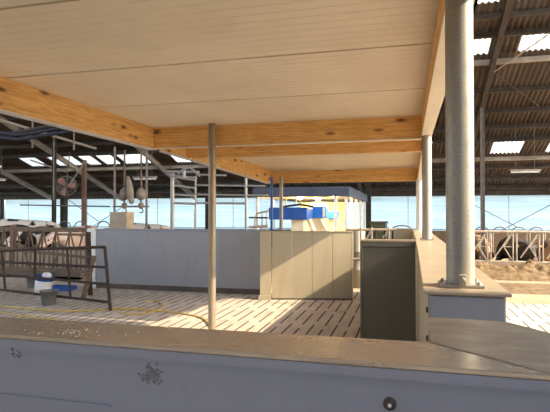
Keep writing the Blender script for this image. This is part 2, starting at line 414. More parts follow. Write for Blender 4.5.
# diagonal braces and pipes in the roof on the left
def roofpipe(a, b_, r, mat, label, drop=.5, name='roof_pipe'):
    p, q = AR(*a) - Vector((0, 0, drop)) * 0, AR(*b_)
    d = Vector((0, 0, -.30)); o = MB().tube([p + d * .6, q + d * .6], r, 8).build(name, M[mat]); return tag(o, label, 'pipe')
def airpipe(a, ya, b_, yb, r, mat, label, name='roof_pipe'):
    o = MB().tube([AY(*a, ya), AY(*b_, yb)], r, 8).build(name, M[mat]); return tag(o, label, 'pipe')
airpipe((-12, 116.5), 14.6, (96, 148.5), 17.6, .055, 'steel_lit', 'pale lit pipe running down under the roof at the left')  # its lit look is the paler steel colour
airpipe((-5, 136), 12.5, (74, 121), 12.5, .05, 'steel_dark', 'dark strut rising to the timber beam above the blue hoses')
airpipe((30, 160), 19.5, (66, 172), 19.5, .035, 'steel_lit', 'thin pale strut left of the round fan')
airpipe((70, 184), 19.0, (84, 162), 19.0, .03, 'steel_lit', 'thin strut rising right from the round fan')
for j, (dz, lab) in enumerate(((0, 'upper of the two dark blue hoses slung under the roof'), (-.13, 'lower of the two dark blue hoses slung under the roof'))):
    pts = [AY(u, v, 12.2) + Vector((0, 0, dz)) for u, v in ((-15, 131), (0, 132.5), (15, 134.5), (25, 134), (38, 131.5), (52, 129), (66, 127), (78, 123))]
    tag(MB().tube(pts, .055, 8).build('air_hose', M['rubber_blue']), lab, 'hose')
for u, v0, v1, y, lab in ((32, 117, 148, 13, 'short hanger rod left below the timber beam, above the blue hoses'), (73.5, 128, 150, 13, 'short hanger rod below the timber beam, right of the blue hoses'), (53.5, 125, 200, 16.8, 'long dark rod hanging left of the round fan')):
    tag(MB().tube([AY(u, v0, y), AY(u, v1, y)], .028, 6).build('hanger_rod', M['mesh_grey']), lab, 'rod')

# ------------------------------------------------------------------ round fan
c = AY(66, 186, 19.5)
t = thing('barn_fan', c, 'round barn fan with pinkish blades hung under the left roof', 'fan')
ax = Vector((.35, -1, -.25)).normalized(); a1 = ax.orthogonal().normalized(); a2 = ax.cross(a1)
def circ(r, h, n=28): return [c + ax * h + (a1 * math.cos(2*math.pi*q/n) + a2 * math.sin(2*math.pi*q/n)) * r for q in range(n + 1)]
mb = MB()
for r, h in ((.44, 0), (.44, .12), (.44, -.12), (.3, .15), (.16, .17), (.3, -.15)): mb.tube(circ(r, h), .013, 6, False)
for q in range(16):
    an = 2 * math.pi * q / 16; e = a1 * math.cos(an) + a2 * math.sin(an)
    mb.tube([c + ax * .17 + e * .06, c + ax * .15 + e * .3, c + ax * .12 + e * .44, c - ax * .12 + e * .44, c - ax * .15 + e * .3], .007, 5)
mb.build('guard', M['mesh_grey'], t)
MB().lathe(c, [(0, -.16), (.10, -.16), (.10, .02), (.07, .06), (0, .07)], 16, ax).build('motor', M['mesh_grey'], t)
for q in range(3):
    an = 2 * math.pi * q / 3 + .35; e = a1 * math.cos(an) + a2 * math.sin(an); s_ = ax.cross(e)
    mb = MB(); vs = []
    for rr, w_, tw in ((.07, .05, .5), (.2, .11, .42), (.33, .13, .3), (.42, .09, .22)):
        for sg in (-1, 1):
            for th in (-.006, .006): vs.append(c + ax * (.05 + th + sg * w_ * tw) + e * rr + s_ * sg * w_)
    fs = []
    for j in range(3):
        o4 = j * 4
        fs += [(o4, o4+4, o4+6, o4+2), (o4+1, o4+3, o4+7, o4+5), (o4, o4+1, o4+5, o4+4), (o4+2, o4+6, o4+7, o4+3)]
    fs += [(0, 2, 3, 1), (12, 13, 15, 14)]
    mb.add(vs, fs).build('blade', M['pink'], t)
MB().tube([c, c + Vector((.1, .1, roof_z(19.6) - c.z - .12))], .025, 8).build('hanger', M['mesh_grey'], t)

# ------------------------------------------------------------------ hanging strip lamps
def strip_lamp(u0, u1, v, y, label, drop=.5):
    a, b_ = AY(u0, v, y), AY(u1, v, y); b_.z = a.z
    t = thing('strip_lamp', (a + b_) / 2, label, 'lamp', 'hanging strip lamps')
    MB().box((a.x, y - .07, a.z), (b_.x, y + .07, a.z + .06)).build('housing', M['steel_lit'], t, .008)
    MB().box((a.x + .04, y - .05, a.z - .05), (b_.x - .04, y + .05, a.z)).build('diffuser', M['white_plastic'], t, .012)
    for f_ in (.2, .8):
        x = a.x + (b_.x - a.x) * f_
        MB().tube([(x, y, a.z + .06), (x, y, roof_z(y) - .06)], .008, 6).build('chain', M['mesh_grey'], t)
strip_lamp(510, 541, 171.5, 18.5, 'strip lamp hanging under the roof above the right feed fence')
strip_lamp(-14, 5, 180, 18.5, 'strip lamp cut by the left edge under the roof')
strip_lamp(133, 156.5, 178.5, 15.6, 'strip lamp hanging above the hoists right of the tan box')

# ------------------------------------------------------------------ cattle
def make_cow(loc, rz, mat, label, lying=False, headz=0.0, scale=1.0):
    root = thing('cow', loc, label, 'cow', None); root.rotation_euler = (0, 0, rz)
    dz = -.62 if lying else 0
    P = []; R = []; E = []
    def add(p, r, frm=None):
        P.append((p[0], p[1], p[2] + (dz if len(p) < 4 else 0))); R.append(r)
        if frm is not None: E.append((frm, len(P) - 1))
        return len(P) - 1
    mid = add((0, .35, 1.05), (.37, .42))
    rump = add((0, .85, 1.12), (.30, .33), mid); tailr = add((0, 1.12, 1.24), (.15, .14), rump)
    t1 = add((0, 1.24, 1.05), (.035, .035), tailr); t2 = add((0, 1.27, .55 if not lying else .9), (.03, .03), t1)
    chest = add((0, -.25, 1.04), (.32, .38), mid); sh = add((0, -.62, 1.10), (.23, .30), chest)
    nk = add((0, -.95, 1.18 + headz * .4), (.14, .19), sh); hd = add((0, -1.22, 1.18 + headz), (.125, .14), nk)
    fc = add((0, -1.42, 1.02 + headz), (.095, .105), hd); mz = add((0, -1.60, .87 + headz), (.085, .075), fc)
    for s_ in (-1, 1):
        er = add((s_ * .17, -1.17, 1.24 + headz), (.045, .03), hd); add((s_ * .30, -1.15, 1.22 + headz), (.035, .018), er)
        if lying:
            k1 = add((s_ * .30, -.55, .86), (.13, .13), sh); k2 = add((s_ * .32, -.85, .72), (.075, .075), k1); k3 = add((s_ * .30, -.55, .68), (.055, .055), k2)
            h1 = add((s_ * .36, .65, .86), (.20, .18), rump); h2 = add((s_ * .50, .25, .74), (.085, .085), h1); h3 = add((s_ * .46, .70, .68), (.055, .055), h2)
        else:
            k1 = add((s_ * .19, -.55, .75), (.12, .13), sh); k2 = add((s_ * .19, -.56, .42), (.062, .068), k1); k3 = add((s_ * .19, -.53, .12), (.045, .045), k2); add((s_ * .19, -.58, .045), (.055, .06), k3)
            h1 = add((s_ * .21, .78, .80), (.15, .19), rump); h2 = add((s_ * .21, .98, .50), (.07, .08), h1); h3 = add((s_ * .21, .92, .14), (.045, .05), h2); add((s_ * .21, .86, .045), (.055, .06), h3)
    if not lying: add((0, .55, .68), (.16, .16), mid)
    me = bpy.data.meshes.new('body'); me.from_pydata(P, E, []); o = bpy.data.objects.new('body', me); COL.objects.link(o)
    sk = o.modifiers.new('skin', 'SKIN'); sk.use_smooth_shade = True
    for i, r in enumerate(R):
        sv = me.skin_vertices[0].data[i]; sv.radius = r; sv.use_root = (i == 0)
    sb = o.modifiers.new('sub', 'SUBSURF'); sb.levels = 2; sb.render_levels = 2
    dg = bpy.context.evaluated_depsgraph_get(); m2 = bpy.data.meshes.new_from_object(o.evaluated_get(dg))
    o.modifiers.clear(); o.data = m2; m2.name = 'body'; bpy.data.meshes.remove(me)
    m2.materials.clear(); m2.materials.append(mat)
    for pl in m2.polygons: pl.use_smooth = True
    o.parent = root
    for s_ in (-1, 1):
        mb = MB(); mb.lathe((s_ * .105, -1.33, 1.16 + headz + dz), [(0, -.03), (.022, -.02), (.03, 0), (.022, .02), (0, .03)], 10, (s_, -.5, .2))
        e = mb.build('eye', M['dark_gap']); e.parent = o
        mb = MB().lathe((s_ * .33, -1.14, 1.20 + headz + dz), [(0, 0), (.045, 0), (.045, .008), (0, .008)], 10, (0, -1, 0))
        e = mb.build('ear_tag', M['orange_tag']); e.parent = o
    mb = MB().lathe((0, -1.655, .84 + headz + dz), [(.06, -.03), (.062, 0), (.045, .025), (0, .03)], 12, (0, -1, -.6)); e = mb.build('muzzle', M['pink']); e.parent = o
    root.scale = (scale,) * 3
    return root
W_, K_ = (.72, .64, .56), (.018, .016, .016)
fm = [cow_mat('cow_hide_white_black_patch', W_, K_, .60, 1.0), cow_mat('cow_hide_mostly_black', W_, K_, .40, 2.2), cow_mat('cow_hide_black_white', W_, K_, .50, 4.1), cow_mat('cow_hide_pinkish_cream', (.70, .52, .42), (.30, .17, .12), .62, 5.3), cow_mat('cow_hide_brown', (.42, .26, .16), (.10, .055, .035), .5, 6.1), cow_mat('cow_hide_black', (.10, .08, .07), K_, .42, 7.7)]
def cow_at(u, y, dx=0): return AY(u, 229, y).x + dx
make_cow((cow_at(22, 16.0), 16.0, .02), math.radians(100), fm[0], 'white cow standing sideways at the left with a black patch on its back', scale=1.02)
make_cow((cow_at(7, 13.6), 13.6, 0), math.radians(4), fm[1], 'black cow facing the left feed fence beside the left edge', headz=-.2, scale=.92)
make_cow((cow_at(39, 13.6), 13.6, 0), math.radians(-4), fm[2], 'black and white faced cow looking through the left feed fence', headz=-.24, scale=.9)
make_cow((cow_at(76, 13.6), 13.6, 0), math.radians(-6), fm[3], 'pinkish cow with head at the right end of the left feed fence', headz=-.16, scale=.9)
make_cow((cow_at(138, 16.4), 16.4, .02), math.radians(92), fm[0], 'white cow whose back shows just over the long grey panel', scale=.93)
make_cow((cow_at(517, 18.2), 18.2, .02), math.radians(6), fm[5], 'black cow lying behind the middle of the right feed fence', lying=True, headz=.05)
make_cow((cow_at(478, 19.0), 19.0, .02), math.radians(-4), fm[4], 'dark brown cow lying behind the left bays of the right feed fence', lying=True)
make_cow((cow_at(551, 18.5), 18.5, .02), math.radians(176), fm[4], 'brown cow lying behind the feed fence at the right edge', lying=True)

# ------------------------------------------------------------------ right feed fence
def headlock_bay(x, y, z0, z1, w, mat, label, group, lean=1):
    t = thing('headlock_bay', (x, y, z0), label, 'feed fence bay', group)
    mb = MB()
    mb.tube([(x, y, z0), (x, y, z1)], .022, 8).tube([(x + .095, y, z0), (x + .095, y, z1)], .022, 8); mb.build('upright', mat, t)
    MB().tube([(x + .19, y - .03, z0 + .09), (x + w - .03, y - .03, z1 - .03)], .02, 8).build('locking_bar', mat, t)
    MB().tube([(x + w - .03, y + .03, z1 - .12), (x + w - .22, y + .03, (z0 + z1) / 2), (x + w - .01, y + .03, z0 + .03)], .02, 8).tube([(x + w - .22, y + .03, (z0 + z1) / 2), (x + w, y + .03, (z0 + z1) / 2)], .018, 8).build('yoke', mat, t)
    return t
FY = 16.1
zt, zb = 1.13, .25
struct(MB().box((X0 + .5, FY - .10, -.002), (X1, FY + .12, .22)).build('trim_%d' % k, M['sand'])); k += 1
pitch = .70
o = MB().tube([(1.2, FY, zt), (8, FY, zt)], .035, 10).build('fence_top_rail', M['tan_rail']); tag(o, 'tan top rail carrying the right feed fence bays', 'rail')
o = MB().tube([(1.2, FY, zb), (8, FY, zb)], .032, 10).build('fence_bottom_rail', M['tan_rail']); tag(o, 'tan bottom rail under the right feed fence bays', 'rail')
x_ref = AY(487.2, 240, FY).x
place = ['beside the thick post', 'first bay right of the slim column', 'second bay right of the slim column, black cow behind', 'bay at the right edge of the view', '', '']
xs = [x_ref + (i - 1) * pitch for i in range(5)]
bl = ['tan headlock bay seen just right of the thick post', 'tan headlock bay in line with the slim barn column, brown cow behind', 'tan headlock bay directly before the black cow', 'tan headlock bay before the brown cow near the right edge', 'tan headlock bay cut by the right edge']
for i, x in enumerate(xs):
    headlock_bay(x, FY, zb + .035, zt - .038, pitch - .03, M['tan_rail'], bl[i], 'headlocks of the right feed fence')

# feed lying along the fence
def heap(name, x0, x1, y0, y1, h, mat, label, nx=110, ny=34):
    rnd = random.Random(3); mb = MB(); vs = []
    from mathutils import noise as mn
    for j in range(ny + 1):
        for i in range(nx + 1):
            x = x0 + (x1 - x0) * i / nx; y = y0 + (y1 - y0) * j / ny
            e = min(1, (i / nx) * 8, (1 - i / nx) * 8) * max(0, 1 - (2 * j / ny - 1) ** 2)
            n1 = mn.noise(Vector((x * 1.4, y * 2, 0))); n2 = mn.noise(Vector((x * 6, y * 7, 3))); n3 = mn.noise(Vector((x * 15, y * 16, 5)))
            vs.append((x, y, max(-.001, e * h * (.8 + .55 * n1 + .35 * n2 + .22 * n3)) - .002))
    fs = [(j*(nx+1)+i, j*(nx+1)+i+1, (j+1)*(nx+1)+i+1, (j+1)*(nx+1)+i) for j in range(ny) for i in range(nx)]
    mb.add(vs, fs, True); o = mb.build(name, mat); return tag(o, label, 'feed', None, 'stuff')
heap('loose_feed', 1.0, 7.5, 13.6, 15.95, .34, M['feed'], 'brown loose feed heaped along the right feed fence')
heap('feed_scatter', 1.4, 7.5, 11.4, 13.2, .06, M['feed'], 'thin trail of feed crumbs on the sunlit alley', 80, 24)

# cubicle dividers behind the fences
def divider(x, y, label, group, h=1.12):
    t = thing('cubicle_divider', (x, y, .02), label, 'divider', group)
    pts = [(x, y, .02), (x, y, h * .8)] + [(x + .02, y - .0 + .25 * (1 - math.cos(a)), h * .8 + .2 * math.sin(a) * 1.0) for a in (.5, 1.0, 1.57)] + [(x + .05, y + 1.5, h * .98), (x + .05, y + 1.7, h * .8), (x + .05, y + 1.6, .5), (x + .05, y + .9, .42), (x, y, .42)]
    MB().tube(pts, .028, 8).build('loop', M['mesh_grey'], t)
    return t
def hoop(u, y, w, ztop, label, group, mat='mesh_grey'):
    p = AY(u, 229, y); x = p.x; t = thing('cubicle_hoop', (x, y, .02), label, 'divider', group)
    pts = [(x - w / 2, y, .02), (x - w / 2, y, ztop - .22)] + [(x - w / 2 * math.cos(a), y + .05, ztop - .22 + .22 * math.sin(a)) for a in [math.pi * q / 8 for q in range(1, 8)]] + [(x + w / 2, y, ztop - .22), (x + w / 2, y, .02)]
    MB().tube(pts, .024, 8).build('loop', M[mat], t); return t
for u, lab in ((41, 'cubicle hoop above the left feed fence behind the white cow'), (64, 'cubicle hoop at the dark column below the fan'), (80, 'cubicle hoop between fan column and brown post'), (103, 'cubicle hoop at the left end of the long grey panel')):
    hoop(u, 17.5, .55, 1.36, lab, 'hoops behind the left feed fence')
for u, lab in ((482, 'cubicle hoop behind the fence beside the thick post'), (500, 'cubicle hoop behind the fence right of the slim column'), (519, 'cubicle hoop behind the fence where the cables cross'), (537, 'cubicle hoop behind the fence near the right edge')):
    hoop(u, 21.0, .52, 1.15, lab, 'hoops behind the right feed fence')
hoop(402, 19.5, .8, 1.22, 'wide cubicle hoop right of the green bin, behind the far cream wall', 'hoops beyond the robot island')
o = MB().box((1.0, 22.0, .02), (8, 22.15, .95)).build('cubicle_board', M['brown_wood']); tag(o, 'brown boarded partition behind the lying cows', 'partition')

# ------------------------------------------------------------------ left feed fence
LFY = 11.6
xr = AY(90, 240, LFY).x
t = thing('feed_fence', (xr - 3, LFY, 0), 'brown left feed fence with slanted bars, cows behind it', 'fence')
zr = AY(40, 229.5, LFY).z
MB().bar((X0 + 10, LFY, zr), (xr, LFY, zr), .09, .12).build('top_rail', M['brown_wood'], t, .01)
MB().bar((X0 + 10, LFY, .70), (xr, LFY, .70), .08, .09).build('middle_rail', M['brown_wood'], t, .01)
MB().bar((X0 + 10, LFY - .02, .38), (xr, LFY - .02, .38), .05, .62).build('kerb_board', M['tan_box'], t, .01)
for q, dx in enumerate((.05, 2.4, 4.8)):
    MB().box((xr - dx - .06, LFY - .06, 0), (xr - dx + .06, LFY + .06, zr + .12)).build('post', M['timber_post'], t, .006)
x = xr - .3; q = 0
while x > xr - 5.6:
    lean = (.16, -.14, .02)[q % 3]
    MB().tube([(x, LFY - .05, .72), (x + lean, LFY - .05, zr)], .022, 7).build('slanted_bar', M['brown_wood'], t)
    MB().tube([(x + .07, LFY - .06, .12), (x + .07, LFY - .06, .70)], .02, 7).build('upright_bar', M['brown_wood'], t)
    x -= (.13, .17, .12)[q % 3]; q += 1
MB().bar((xr - .95, LFY - .12, zr - .12), (xr + .15, LFY - .12, zr - .12), .05, .06).build('hinge_arm', M['brown_wood'], t)
# low dark trough behind the lower gap
o = MB().box((X0 + 10, LFY - .55, .0), (xr + .1, LFY - .45, .26)).box((X0 + 10, LFY - .55, 0), (xr + .1, LFY - .1, .06)).build('feed_trough', M['concrete_wall']); tag(o, 'dark low feed trough at the foot of the left feed fence', 'trough')

# ------------------------------------------------------------------ leaning tubular gate
ga = AZ(111, 311, 0.0); gb = Vector((-7.85, 8.35, 0))     # foot of right end, direction to the left
gd = (gb - ga); gd.z = 0
def onGate(u, v):
    n = Vector((-gd.y, gd.x, 0)); d = Vector(ray(u, v)); tt = n.dot(Vector((ga.x, ga.y, 0))) / n.dot(d)
    return Vector((d.x * tt, d.y * tt, CZ + d.z * tt))
t = thing('tubular_gate', (ga.x - 1.4, ga.y + .3, 0), 'dark rusty tubular gate standing across the slats at the left', 'gate')
def gbar(name, a, b_, r=.024): MB().tube([onGate(*a), onGate(*b_)], r, 8).build(name, M['dark_pipe'], t)
gbar('end_upright', (105, 247), (111, 310.5), .028)
MB().tube([onGate(-25, 252), onGate(0, 251), onGate(37, 249), onGate(60, 248.2), onGate(105, 247)], .026, 8).build('top_rail', M['dark_pipe'], t)
for a, b_ in (((-25, 260.5), (106.5, 267.3)), ((-25, 272), (107.8, 284)), ((-25, 286.5), (109.7, 302))): gbar('rail', a, b_)
for a, b_ in (((67.3, 248), (71, 297)), ((35.3, 249), (35.3, 279.5)), ((2, 251), (6, 290.5))): gbar('upright', a, b_, .021)
# second gate behind it
t2 = thing('tubular_gate', (-7.0, 9.2, 0), 'brown swung-open gate behind the rusty gate, with flat rails', 'gate')
def gy(u, v, y=9.0): return AY(u, v, y)
for a, b_ in (((-20, 246), (89, 257.5)), ((-20, 266.5), (89, 271.8))):
    MB().bar(gy(*a), gy(*b_), .035, .06).build('rail', M['brown_wood'], t2)
MB().bar(gy(88.5, 232), Vector((gy(91, 308).x, 9.0, 0.0)), .07, .06).build('hinge_post', M['dark_pipe'], t2)
MB().bar(Vector((gy(96, 300).x, 8.6, 0.0)), AY(94.5, 256, 8.6), .07, .07).build('stop_post', M['brown_wood'], t2)
MB().bar(AY(94.5, 257, 8.6), gy(88.5, 257), .05, .05).build('latch_arm', M['dark_pipe'], t2)
for a, b_ in (((25, 251), (30, 268)), ((58, 254), (52, 270))): MB().bar(gy(*a), gy(*b_), .03, .035).build('strut', M['brown_wood'], t2)

# ------------------------------------------------------------------ buckets
def bucket(c, rb, rt, h, tilt, mat, label, name='bucket', handle=True):
    t = thing(name, c, label, 'bucket'); t.rotation_euler = tilt
    def put(o): o.parent = t; return o
    prof = [(0, .0), (rb * .96, 0), (rb, .01), (rt, h), (rt + .012, h), (rt + .012, h + .012), (rt - .008, h + .012), (rt - .010, h - .01), (rb - .01, .02), (0, .02)]
    put(MB().lathe((0, 0, 0), prof, 28).build('pail', mat))
    if handle:
        pts = [((rt + .012) * math.cos(a), -(rt * .35) * math.sin(a) - .01, h - .01 - rt * .55 * math.sin(a)) for a in [math.pi * q / 10 for q in range(11)]]
        put(MB().tube(pts, .005, 6).build('handle', M['galv_dull']))
    return t
bucket(AZ(49.5, 304.5, 0), .115, .155, .25, (0, 0, 0), M['grey_plastic'], 'grey plastic bucket standing on the slats in front of the rusty gate')
bucket(AY(34, 289, 9.6) * 1 + Vector((0, 0, -AY(34, 289, 9.6).z)), .12, .15, .25, (0, 0, 0), M['grey_plastic'], 'small grey bucket further back behind the rusty gate')
p = AZ(43, 300, 0); c = Vector((-6.95, 8.62, .012))
t = thing('storage_pail', (AY(43, 296, 8.75).x, 8.75, .0), 'white pail with blue lid standing behind the grey bucket', 'bucket'); t.rotation_euler = (0, .16, 0); t.location.z = .03
o = MB().lathe((0, 0, 0), [(0, 0), (.15, 0), (.155, .01), (.175, .34), (.165, .345), (0, .345)], 24).build('pail', M['white_plastic']); o.parent = t
o = MB().lathe((0, 0, .33), [(.185, -.04), (.192, -.03), (.192, .02), (.18, .035), (0, .03)], 24).build('lid', M['blue_plastic']); o.parent = t
o = MB().lathe((.03, .02, .362), [(.09, 0), (.095, .03), (.07, .075), (0, .08)], 18).build('cloth', M['white_plastic']); o.parent = t
p = AZ(62, 290, 0)
t = thing('blue_tray', (p.x, p.y, 0), 'flat blue tray lying on the slats right of the white pail', 'tray')
MB().prism([(p.x - .22, p.y - .14), (p.x + .22, p.y - .14), (p.x + .25, p.y + .18), (p.x - .25, p.y + .18)], 0, .02).build('base', M['blue_plastic'], t, .004)
mb = MB()
for a, b_ in (((-.22, -.14), (.22, -.14)), ((.22, -.14), (.25, .18)), ((.25, .18), (-.25, .18)), ((-.25, .18), (-.22, -.14))): mb.bar((p.x + a[0], p.y + a[1], .05), (p.x + b_[0], p.y + b_[1], .05), .015, .08)
mb.build('rim', M['blue_plastic'], t)

# ------------------------------------------------------------------ hoses on the floor
def smooth(pts, n=8):
    out = []; P = [Vector(p) for p in pts]; P = [P[0] * 2 - P[1]] + P + [P[-1] * 2 - P[-2]]
    for i in range(1, len(P) - 2):
        for q in range(n):
            s_ = q / n; a, b_, c_, d = P[i-1], P[i], P[i+1], P[i+2]
            out.append(.5 * ((2*b_) + (c_ - a)*s_ + (2*a - 5*b_ + 4*c_ - d)*s_*s_ + (3*b_ - a - 3*c_ + d)*s_**3))
    out.append(P[-2]); return out
hz = [AZ(u, v, .014) for u, v in ((-15, 304), (20, 307.5), (56, 310.5), (95, 309.8), (130, 308.5), (159, 310.5), (185, 313.5), (203, 318), (213, 328))]
tag(MB().tube(smooth(hz), .014, 8).build('garden_hose', M['hose_yellow']), 'yellow hose snaking over the slats from the left to the front post', 'hose')
hz = [AZ(u, v, .012) for u, v in ((118, 311.5), (128, 314), (145, 313), (160, 308), (162, 303.5), (156, 300.5), (146, 301.5))]
tag(MB().tube(smooth(hz), .011, 8).build('garden_hose', M['hose_yellow']), 'short curled yellow hose end behind the long yellow hose', 'hose')
hz = [AZ(u, v, .012) for u, v in ((-15, 309), (20, 315), (60, 320), (110, 327))]
tag(MB().tube(smooth(hz), .012, 8).build('garden_hose', M['hose_yellow']), 'yellow hose strand lying nearest the front counter at the left', 'hose')

# ------------------------------------------------------------------ shelter roof over the camera
CEIL = 2.90
t = thing('shelter_roof', (-1.7, 3.0, 2.6), 'flat white panelled shelter roof overhead with pine beams', 'roof')
def ribbed(x0, x1, ya, yb, z, th=.06, pitch=.11, xl=None):
    # panel with shallow ribs running along x
    prof = []; y = ya
    prof.append((ya, z)); n = int((yb - ya) / pitch)
    st = (yb - ya) / n
    for i in range(n):
        y = ya + st * i
        prof += [(y + st - .022, z), (y + st - .014, z + .003), (y + st - .008, z + .003), (y + st - .001, z)]
    prof.append((yb, z))
    mb = MB(); m_ = len(prof)
    vs = [(x0, p[0], p[1]) for p in prof] + [(x1, p[0], p[1]) for p in prof] + [(x0, p[0], z + th) for p in prof] + [(x1, p[0], z + th) for p in prof]
    fs = []
    for i in range(m_ - 1):
        fs += [(i, i+1, m_+i+1, m_+i), (2*m_+i, 3*m_+i, 3*m_+i+1, 2*m_+i+1), (i, 2*m_+i, 2*m_+i+1, i+1), (m_+i, m_+i+1, 3*m_+i+1, 3*m_+i)]
    fs += [(0, m_, 3*m_, 2*m_), (m_-1, 3*m_-1, 4*m_-1, 2*m_-1)]
    return mb.add(vs, fs)
ys = [-1.5, -.10, 1.24, 2.54, 3.85, 5.22, 6.74]
for a, b_ in zip(ys[:-1], ys[1:]): ribbed(-3.66, .32, a + .012, b_ - .012, CEIL, .08).build('ceiling_panel', M['panel'], t)
MB().box((-3.66, -1.5, CEIL + .02), (.32, 6.74, CEIL + .085)).build('core', M['dark_gap'], t)
MB().box((-3.66, -1.5, 2.60), (-3.56, 6.65, CEIL)).build('side_beam', M['timber_y'], t, .004)
MB().box((-3.68, -1.5, 2.592), (-3.555, 6.74, 2.60)).build('edge_flashing', M['galv_light'], t)
MB().box((.185, -1.5, 2.63), (.30, 6.65, CEIL)).build('side_beam', M['timber_y'], t, .004)
MB().box((.178, -1.5, 2.612), (.315, 6.7, 2.63)).build('soffit_strip', M['panel'], t)
MB().box((.30, -1.5, 2.612), (.315, 6.7, CEIL + .08)).build('fascia_strip', M['panel'], t)
MB().box((-3.56, 6.65, 2.615), (.185, 6.73, CEIL)).build('end_beam', M['timber_x'], t, .004)
MB().box((-3.56, 6.638, 2.600), (.178, 6.735, 2.615)).build('end_strip', M['panel'], t)

# ------------------------------------------------------------------ lower shelter roof beyond
t = thing('lower_shelter_roof', (-1.5, 8.6, 2.3), 'lower sloping white shelter roof with pine beams beyond the near roof', 'roof')
def lo_z(y): return 2.585 - (y - 6.85) * .078         # underside of its beams
ya, yb = 6.82, 10.4
xl = lambda y: -3.47 + (y - 6.82) * .185
BH = .275
def sloped_beam(xa, ya_, xb, yb_, w, name, mat, h=BH, lift=0):
    vs = []
    for (x, y) in ((xa, ya_), (xb, yb_)):
        for dx in (0, w):
            for dz in (0, h): vs.append((x + dx, y, lo_z(y) + dz + lift))
    return MB().add(vs, [(0,1,3,2),(4,6,7,5),(0,4,5,1),(2,3,7,6),(0,2,6,4),(1,5,7,3)]).build(name, mat, t, .004)
sloped_beam(xl(ya) - .09, ya, xl(yb) - .09, yb, .09, 'side_beam', M['timber_y'])
sloped_beam(xl(ya) - .10, ya, xl(yb) - .10, yb, .105, 'edge_flashing', M['galv_light'], .012, -.012)
sloped_beam(.215, ya, .215, yb, .09, 'side_beam', M['timber_y'])
sloped_beam(.20, ya, .20, yb, .12, 'soffit_strip', M['panel'], .015, -.015)
zb_ = lo_z(7.4)
MB().box((xl(7.4), 7.36, zb_ - .01), (.215, 7.45, zb_ + .22)).build('cross_beam', M['timber_x'], t, .004)
MB().box((xl(yb) - .09, yb, lo_z(yb)), (.305, yb + .09, lo_z(yb) + BH - .02)).build('end_beam', M['timber_x'], t, .004)
ysl = [6.78, 7.7, 8.6, 9.5, 10.55]
for a, b_ in zip(ysl[:-1], ysl[1:]):
    mb = MB(); n = int((b_ - a) / .15); vs = []; prof = []
    for i in range(n):
        y = a + .005 + (b_ - a - .01) * i / n; st = (b_ - a - .01) / n
        prof += [(y, 0), (y + st - .02, 0), (y + st - .012, .006), (y + st - .006, .006)]
    prof.append((b_ - .005, 0)); m_ = len(prof)
    for up in (0, .07):
        for side in (0, 1):
            for (y, dz) in prof: vs.append((xl(y) - .1 if side == 0 else .32, y, lo_z(y) + BH + (dz if up == 0 else up)))
    fs = []
    for i in range(m_ - 1): fs += [(i, i+1, m_+i+1, m_+i), (2*m_+i, 3*m_+i, 3*m_+i+1, 2*m_+i+1), (i, 2*m_+i, 2*m_+i+1, i+1), (m_+i, m_+i+1, 3*m_+i+1, 3*m_+i)]
    fs += [(0, m_, 3*m_, 2*m_), (m_-1, 3*m_-1, 4*m_-1, 2*m_-1)]
    mb.add(vs, fs).build('ceiling_panel', M['panel'], t)

# ------------------------------------------------------------------ posts
WT = 1.33
def pole(x, y, z0, z1, r, label, mat, base=True, plate=.13, name='tubular_post'):
    t = thing(name, (x, y, z0), label, 'post')
    zs = z0 + (.014 if base else 0)
    MB().tube([(x, y, zs), (x, y, z1)], r, 32).build('tube', M[mat], t)
    if base:
        bpl = MB().box((x - plate, y - plate * .8, z0), (x + plate, y + plate * .8, z0 + .014)).build('base_plate', M[mat], t, .003)
        for sx, sy in ((-1, -1), (1, -1), (-1, 1), (1, 1)):
            bx, by = x + sx * plate * .78, y + sy * plate * .55
            if abs(bx - x) < r and abs(by - y) < r: continue
            MB().lathe((bx, by, z0 + .014), [(.013, 0), (.011, .008), (.006, .009), (.006, .014), (0, .015)], 6).build('bolt', M[mat], bpl)
    return t
t = pole(.228, 2.38, WT, 2.612, .060, 'thick galvanised steel post standing on the right counter', 'galv', True, .092)
MB().box((.213, 2.290, WT + .014), (.245, 2.322, WT + .06)).lathe((.229, 2.290, WT + .04), [(.012, 0), (.012, .012), (0, .013)], 6, (0, -1, 0)).build('foot_lug', M['galv'], t, .004)
pole(.236, 6.47, WT, 2.612, .059, 'second galvanised post on the right counter, behind the thick one', 'galv', True, .085)
pole(.235, 10.25, WT, lo_z(10.25), .062, 'pale slim post at the far end of the right counter', 'galv_light', True, .08)
pole(-2.60, 6.52, 0, CEIL, .052, 'slim tubular post rising from the slats to the pine end beam', 'galv_dull', True, .11)
FPY = 9.62
pa = AY(281, 229, FPY + .05)
pole(pa.x, FPY + .07, WT, lo_z(FPY + .1) + .01 if False else 2.62 - .02 if False else 2.36 + .03, .037, 'grey post on the cream partition beside the blue post', 'galv', True, .07)
pb = AY(271.6, 229, FPY)
pole(pb.x, FPY + .0, WT, 2.38, .026, 'thin blue post standing at the corner of the cream partition', 'blue_plastic', True, .05)

# ------------------------------------------------------------------ front counter
fp = [(-2.7, 1.135), (.285, 1.112), (.045, 1.325), (-2.7, 1.295)]
t = thing('front_counter', (-1.2, 1.2, 0), 'long grey clad counter wall across the front with a dusty brown top', 'counter')
def inset(poly, d):
    cx = sum(p[0] for p in poly) / len(poly); cy = sum(p[1] for p in poly) / len(poly); out = []
    for p in poly: out.append((p[0] + (d if p[0] < cx else -d), p[1] + (d if p[1] < cy else -d)))
    return out
MB().prism([(-2.69, 1.145), (.30, 1.122), (.046, 1.312), (-2.69, 1.285)], 0, WT - .028).build('cladding', M['clad_front'], t)
MB().prism(fp, WT - .012, WT).build('top_sheet', M['cap'], t, .003)
MB().prism([(-2.7, 1.135), (.285, 1.112), (.285, 1.118), (-2.7, 1.141)], WT - .034, WT - .012).build('lip', M['clad_front'], t)
